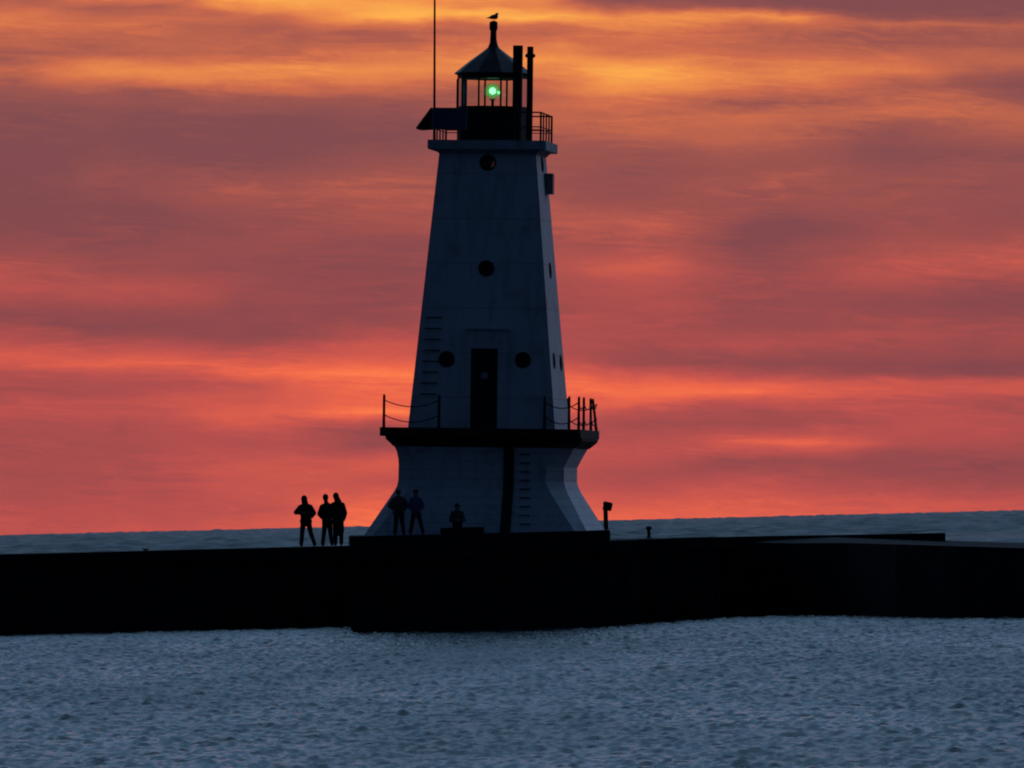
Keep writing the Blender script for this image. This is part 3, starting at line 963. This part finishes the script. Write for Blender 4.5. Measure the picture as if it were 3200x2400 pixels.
def person(label, loc, H, facing, J, jacket, hair='short', hem=None, group="people on the pier", jr=1.0):
    """J: joints in metres for a 1.75 m body, x right in the picture, y depth (negative = towards the body's front)"""
    k = H / 1.75
    root = thing("person", label, "person", loc, facing, group)
    V = {n: Vector(p) * k for n, p in J.items()}
    hd, nk = V['head'], V['neck']
    fx = Vector(J.get('look', (0, -1, 0))).normalized()
    sx = Vector((0, 0, 1)).cross(fx).normalized()
    b = []
    b += [('e', hd + Vector((0, 0, .02 * k)), .098 * k, (.80, .98, 1.15)), ('c', hd + fx * .02 * k + Vector((0, 0, -.07 * k)), hd + fx * .045 * k + Vector((0, 0, -.085 * k)), .055 * k, .045 * k)]
    b += [('c', hd + fx * .088 * k + Vector((0, 0, .01 * k)), hd + fx * .112 * k + Vector((0, 0, -.028 * k)), .010 * k, .016 * k)]                       # nose
    b += [('c', hd + fx * .082 * k - sx * .02 * k + Vector((0, 0, -.062 * k)), hd + fx * .082 * k + sx * .02 * k + Vector((0, 0, -.062 * k)), .011 * k, .011 * k)]  # mouth
    for q in (-1, 1):
        b += [('e', hd + fx * .078 * k + sx * q * .032 * k + Vector((0, 0, .012 * k)), .014 * k, (1, 1, 1)), ('e', hd + sx * q * .080 * k, .024 * k, (.5, .8, 1.25))]
    b += [('c', hd - Vector((0, 0, .06 * k)), nk, .055 * k, .06 * k)]
    sl, sr_, pl_ = V['sho_l'], V['sho_r'], V['hip']
    ch = (sl + sr_) / 2
    b += [('c', sl, sr_, .065 * k, .065 * k), ('e', ch + Vector((0, 0, -.15 * k)), .16 * k, (1.05, .72, 1.3)), ('c', ch + Vector((0, 0, -.2 * k)), pl_ + Vector((0, 0, .1 * k)), .14 * k, .125 * k), ('e', pl_, .16 * k, (1.08, .8, .9))]
    for s in 'lr':
        b += [('c', V['sho_' + s], V['elb_' + s], .052 * k, .042 * k), ('c', V['elb_' + s], V['wri_' + s], .041 * k, .028 * k)]
        hipj = pl_ + Vector(((-.085 if s == 'l' else .085) * k, 0, -.02 * k))
        b += [('c', hipj, V['kne_' + s], .085 * k, .056 * k), ('c', V['kne_' + s], V['ank_' + s], .055 * k, .038 * k)]
        d = (V['wri_' + s] - V['elb_' + s]).normalized()
        pn = Vector((.9 if s == 'l' else -.9, 0.2, 0)); pn = (pn - d * pn.dot(d)).normalized()
        b += [(q[0], *q[1:]) for q in hand(V['wri_' + s] , d, pn, 1 if s == 'l' else -1)]
    fuse("body", b, SKIN, root, 0.0085 * k, 2)
    # clothing: jacket, trousers, shoes, hair or hood
    j = [('c', sl, sr_, .085 * k * jr, .085 * k * jr), ('e', ch + Vector((0, 0, -.15 * k)), .185 * k * jr, (1.08, .80, 1.28)), ('c', ch + Vector((0, 0, -.2 * k)), pl_ + Vector((0, 0, .05 * k)), .165 * k * jr, .168 * k * jr), ('e', pl_ + Vector((0, 0, -.04 * k)), .178 * k * jr, (1.1, .86, .9)), ('c', nk, ch + Vector((0, 0, .02 * k)), .085 * k, .11 * k), ('c', nk - Vector((0, 0, .01 * k)), sl, .075 * k, .085 * k), ('c', nk - Vector((0, 0, .01 * k)), sr_, .075 * k, .085 * k), ('e', pl_ + Vector((0, 0, -.10 * k)), .165 * k * jr, (1.1, .86, .7))]
    for s in 'lr':
        e = V['elb_' + s]; w = V['wri_' + s]
        j += [('c', V['sho_' + s], e, .084 * k * jr, .076 * k * jr), ('c', e, e.lerp(w, .96), .076 * k * jr, .052 * k * jr)]
    if hem is not None:
        j += [('c', pl_, Vector((pl_.x + .01, pl_.y, hem * k + .1)), .185 * k, .19 * k), ('c', Vector((pl_.x - .03, pl_.y, hem * k + .1)), Vector((pl_.x + .05, pl_.y, hem * k + .1)), .15 * k, .15 * k)]
    fuse("jacket" if hem is None else "coat", j, jacket, root, 0.016 * k, 3)
    t = [('e', pl_, .168 * k, (1.08, .82, .85))]
    for s in 'lr':
        hipj = pl_ + Vector(((-.085 if s == 'l' else .085) * k, 0, -.02 * k))
        t += [('c', hipj, V['kne_' + s], .108 * k, .083 * k), ('c', V['kne_' + s], V['ank_' + s] + Vector((0, 0, .01)), .083 * k, .070 * k)]
    fuse("trousers", t, TR, root, 0.014 * k, 3)
    for s in 'lr':
        a = V['ank_' + s]
        f = Vector(J.get('toe', (0, -1, 0))).normalized()
        fuse("shoe", [('c', Vector((a.x, a.y, .048 * k)) - f * .04 * k, Vector((a.x, a.y, .042 * k)) + f * .15 * k, .048 * k, .040 * k), ('c', a, Vector((a.x, a.y, .06 * k)), .045 * k, .045 * k)], SHOE, root, 0.012 * k, 2)
    hp = hd - fx * .012 * k
    if hair == 'hood':
        fuse("hood", [('e', hp + Vector((0, 0, .03 * k)), .122 * k, (.92, 1.0, 1.12)), ('c', hp - fx * .02 * k, nk - fx * .02 * k, .105 * k, .12 * k)], jacket, root, 0.012 * k, 3)
    elif hair == 'cap':
        fuse("cap", [('e', hp + Vector((0, 0, .05 * k)), .112 * k, (.92, 1.02, .9)), ('c', hd + fx * .06 * k + Vector((0, 0, .06 * k)), hd + fx * .15 * k + Vector((0, 0, .045 * k)), .05 * k, .03 * k)], jacket, root, 0.012 * k, 2)
    elif hair == 'long':
        fuse("hair", [('e', hp + Vector((0, 0, .045 * k)), .115 * k, (.92, .98, 1.05)), ('c', hp - fx * .035 * k, nk - fx * .05 * k + Vector((.05 * k, 0, -.05 * k)), .10 * k, .12 * k)], HAIR, root, 0.012 * k, 2)
    else:
        fuse("hair", [('e', hp - fx * .012 * k + Vector((0, 0, .045 * k)), .116 * k, (.90, .98, 1.05)), ('c', hp - fx * .03 * k - Vector((0, 0, .03 * k)), nk - fx * .02 * k, .075 * k, .075 * k)], HAIR, root, 0.012 * k, 2)
    return root


def std(**kw):
    J = dict(head=(0, 0, 1.64), neck=(0, .01, 1.47), sho_l=(-.17, 0, 1.375), sho_r=(.17, 0, 1.375), hip=(0, 0, .92),
             elb_l=(-.27, .02, 1.13), elb_r=(.27, .02, 1.13), wri_l=(-.19, -.12, .98), wri_r=(.19, -.12, .98),
             kne_l=(-.10, -.02, .50), kne_r=(.10, -.02, .50), ank_l=(-.12, 0, .09), ank_r=(.12, 0, .09))
    J.update(kw)
    return J


def stand_at(px, py_foot, Y, z):
    return (P(px, py_foot, Y).x, Y, z)


person("hooded person with elbows out and legs apart, standing alone leftmost on the pier",
       stand_at(957, 1705, 374.5, 2.815), 1.80, 0,
       std(head=(-.03, 0, 1.63), hip=(.01, 0, .92), elb_l=(-.33, -.10, 1.20), wri_l=(-.13, -.27, 1.17), elb_r=(.30, .02, 1.16), wri_r=(.21, -.16, 1.02),
           kne_l=(-.13, 0, .50), ank_l=(-.17, 0, .09), kne_r=(.16, -.02, .5), ank_r=(.29, .02, .09), look=(.1, 1, 0), toe=(.1, 1, 0)),
       JK[0], 'hood', jr=1.12)
person("short-haired person standing left of and half behind the one in the long coat",
       stand_at(1024, 1704, 375.4, 2.815), 1.80, 0,
       std(head=(-.03, 0, 1.66), hip=(.01, 0, .93), elb_l=(-.27, .03, 1.12), wri_l=(-.18, .15, .98), kne_l=(-.11, 0, .5), ank_l=(-.17, 0, .09), kne_r=(.10, 0, .5), ank_r=(.15, 0, .09), look=(.2, 1, 0), toe=(.2, 1, 0)),
       JK[0], 'short', jr=1.02)
person("person in a long dark coat leaning the head towards the neighbour on the left",
       stand_at(1058, 1703, 374.4, 2.815), 1.86, 0,
       std(head=(-.055, 0, 1.64), neck=(-.02, 0, 1.47), hip=(.01, 0, .92), elb_r=(.25, .03, 1.1), wri_r=(.22, .10, .92), elb_l=(-.23, .1, 1.12), wri_l=(-.13, .2, 1.0), ank_l=(-.10, 0, .09), ank_r=(.10, 0, .09), look=(-.4, 1, 0), toe=(.0, 1, 0)),
       JK[2], 'long', hem=.42)
zq = ZB
person("person in bulky dark jacket in front of the left edge of the white base",
       stand_at(1248, 1666, 350.6, zq), 1.53, 0,
       std(head=(0, 0, 1.62), hip=(0, 0, .92), elb_l=(-.34, .03, 1.14), wri_l=(-.21, -.13, 1.0), elb_r=(.32, .03, 1.14), kne_l=(-.12, 0, .5), kne_r=(.12, 0, .5), ank_l=(-.17, 0, .09), ank_r=(.17, 0, .09)),
       JB[0], 'cap', jr=1.2, group="people in front of the lighthouse base")
person("person in navy jacket with legs spread wide, in front of the white lighthouse base",
       stand_at(1302, 1665, 350.3, zq), 1.49, 0,
       std(kne_l=(-.16, 0, .5), kne_r=(.16, 0, .5), ank_l=(-.25, 0, .09), ank_r=(.25, 0, .09), hip=(0, 0, .89)),
       JB[1], 'short', group="people in front of the lighthouse base")
stp = MB()
sx0 = P(1376, 1660, 350.5).x; sx1 = P(1513, 1660, 350.5).x
stp.box(sx0, sx1, -0.35, 0.35, 0, 0.21)
so = stp.build("concrete_step", DARKC, None, bevel=0.03)
so.location = (0, 350.4, zq + .001)
tag(so, "low dark concrete block at the white base, a person sitting on it", "step")
seat_z = zq + .21
person("person in a dark coat sitting hunched on the low concrete block by the lighthouse base",
       (P(1430, 1660, 350.3).x, 350.3, zq), 1.55, 0,
       std(head=(0.01, -.10, 1.00), neck=(0, -.05, .84), sho_l=(-.17, -.02, .78), sho_r=(.17, -.02, .78), hip=(0, .06, .36),
           elb_l=(-.25, -.14, .52), elb_r=(.25, -.14, .52), wri_l=(-.12, -.33, .50), wri_r=(.12, -.33, .50),
           kne_l=(-.11, -.38, .46), kne_r=(.11, -.38, .46), ank_l=(-.12, -.42, .09), ank_r=(.12, -.42, .09)),
       JB[0], 'short', group="people in front of the lighthouse base")

# ------------------------------------------------------------------ gull on the vent
gm = mat("gull_feathers", (0.30, 0.30, 0.31), 0.8)
gw = mat("gull_wing_feathers", (0.10, 0.10, 0.11), 0.8)
gy = mat("gull_bill_and_legs", (0.35, 0.22, 0.06), 0.6)
top = lh.matrix_world @ Vector((ROX, 0, ZZ(64.5)))
gull = thing("gull", "small gull facing right, perched on top of the lantern roof vent", "bird", top)
fuse("body", [('c', (-.06, 0, .125), (.07, 0, .145), .070, .090), ('c', (.07, 0, .15), (.112, 0, .215), .065, .045), ('e', (.118, 0, .232), .046, (1.15, .9, .95)), ('c', (-.07, 0, .12), (-.19, 0, .10), .038, .016)], gm, gull, .006, 2)
for q in (-1, 1):
    fuse("wing", [('c', (.06, q * .05, .155), (-.10, q * .042, .135), .034, .026), ('c', (-.10, q * .04, .135), (-.255, q * .015, .095), .022, .008)], gw, gull, .006, 2)
fuse("bill", [('c', (.150, 0, .224), (.186, 0, .214), .011, .005)], gy, gull, .003, 1)
for q in (-1, 1):
    mb = MB(); mb.tube([(.02, q * .02, .09), (.025, q * .022, .045), (.018, q * .022, .004)], .007, 6); mb.tube([(.018, q * .022, .004), (.05, q * .03, .002)], .006, 6)
    mb.build("leg", gy, gull)

# ------------------------------------------------------------------ small things on the pier
Yp = 362.0
zp0 = ZB if False else ZP - 0.01
post = thing("post_lamp", "short dark post with a tilted unlit lamp head, right of the lighthouse base", "post lamp", (P(1895, 1680, Yp).x, Yp, zp0 - .0))
hh = P(1895, 1567, Yp).z - zp0
mb = MB(); mb.tube([(0, 0, 0), (0, 0, .05), (0.0, 0, .06), (-0.01, 0, hh - .02)], [.14, .14, .082, .078], 14)
mb.build("post", RUST, post)
mb = MB()
rot = Matrix.Translation((0.04, 0, hh - .16)) @ Matrix.Rotation(RAD(14), 4, 'Y')
mb.box(-.125, .175, -.14, .14, -.15, .15, rot)
hd_ = mb.build("lamp_head", BLACKP, post, bevel=.03)
mb = MB(); mb.box(.177, .19, -.11, .11, -.12, .12, rot)
mb.build("lamp_glass", DARKPANE, hd_)

Yb = 372.8
bz = 2.80
bp = P(2028, 1684, Yb)
bol = MB()
hb = P(2028, 1645, Yb).z - bz
bol.lathe([(.13, 0), (.13, .03), (.065, .05), (.06, hb - .13), (.105, hb - .10), (.11, hb - .02), (.08, hb)], 18)
bo = bol.build("mooring_bollard", RUST, None)
bo.location = (bp.x, Yb, bz)
tag(bo, "small mushroom-topped mooring bollard on the pier right of the post lamp", "bollard")
cp = P(455, 1722, 371.2)
cl = MB(); cl.box(-.07, .07, -.05, .05, 0, .06); cl.tube([(-.17, 0, .10), (-.08, 0, .075), (.08, 0, .075), (.17, 0, .10)], [.022, .032, .032, .022], 8)
co_ = cl.build("mooring_cleat", RUST, None)
co_.location = (cp.x, 371.2, 2.802)
co_.scale = (.75, .75, .75)
tag(co_, "low dark mooring cleat on the pier edge far left of the people", "cleat")
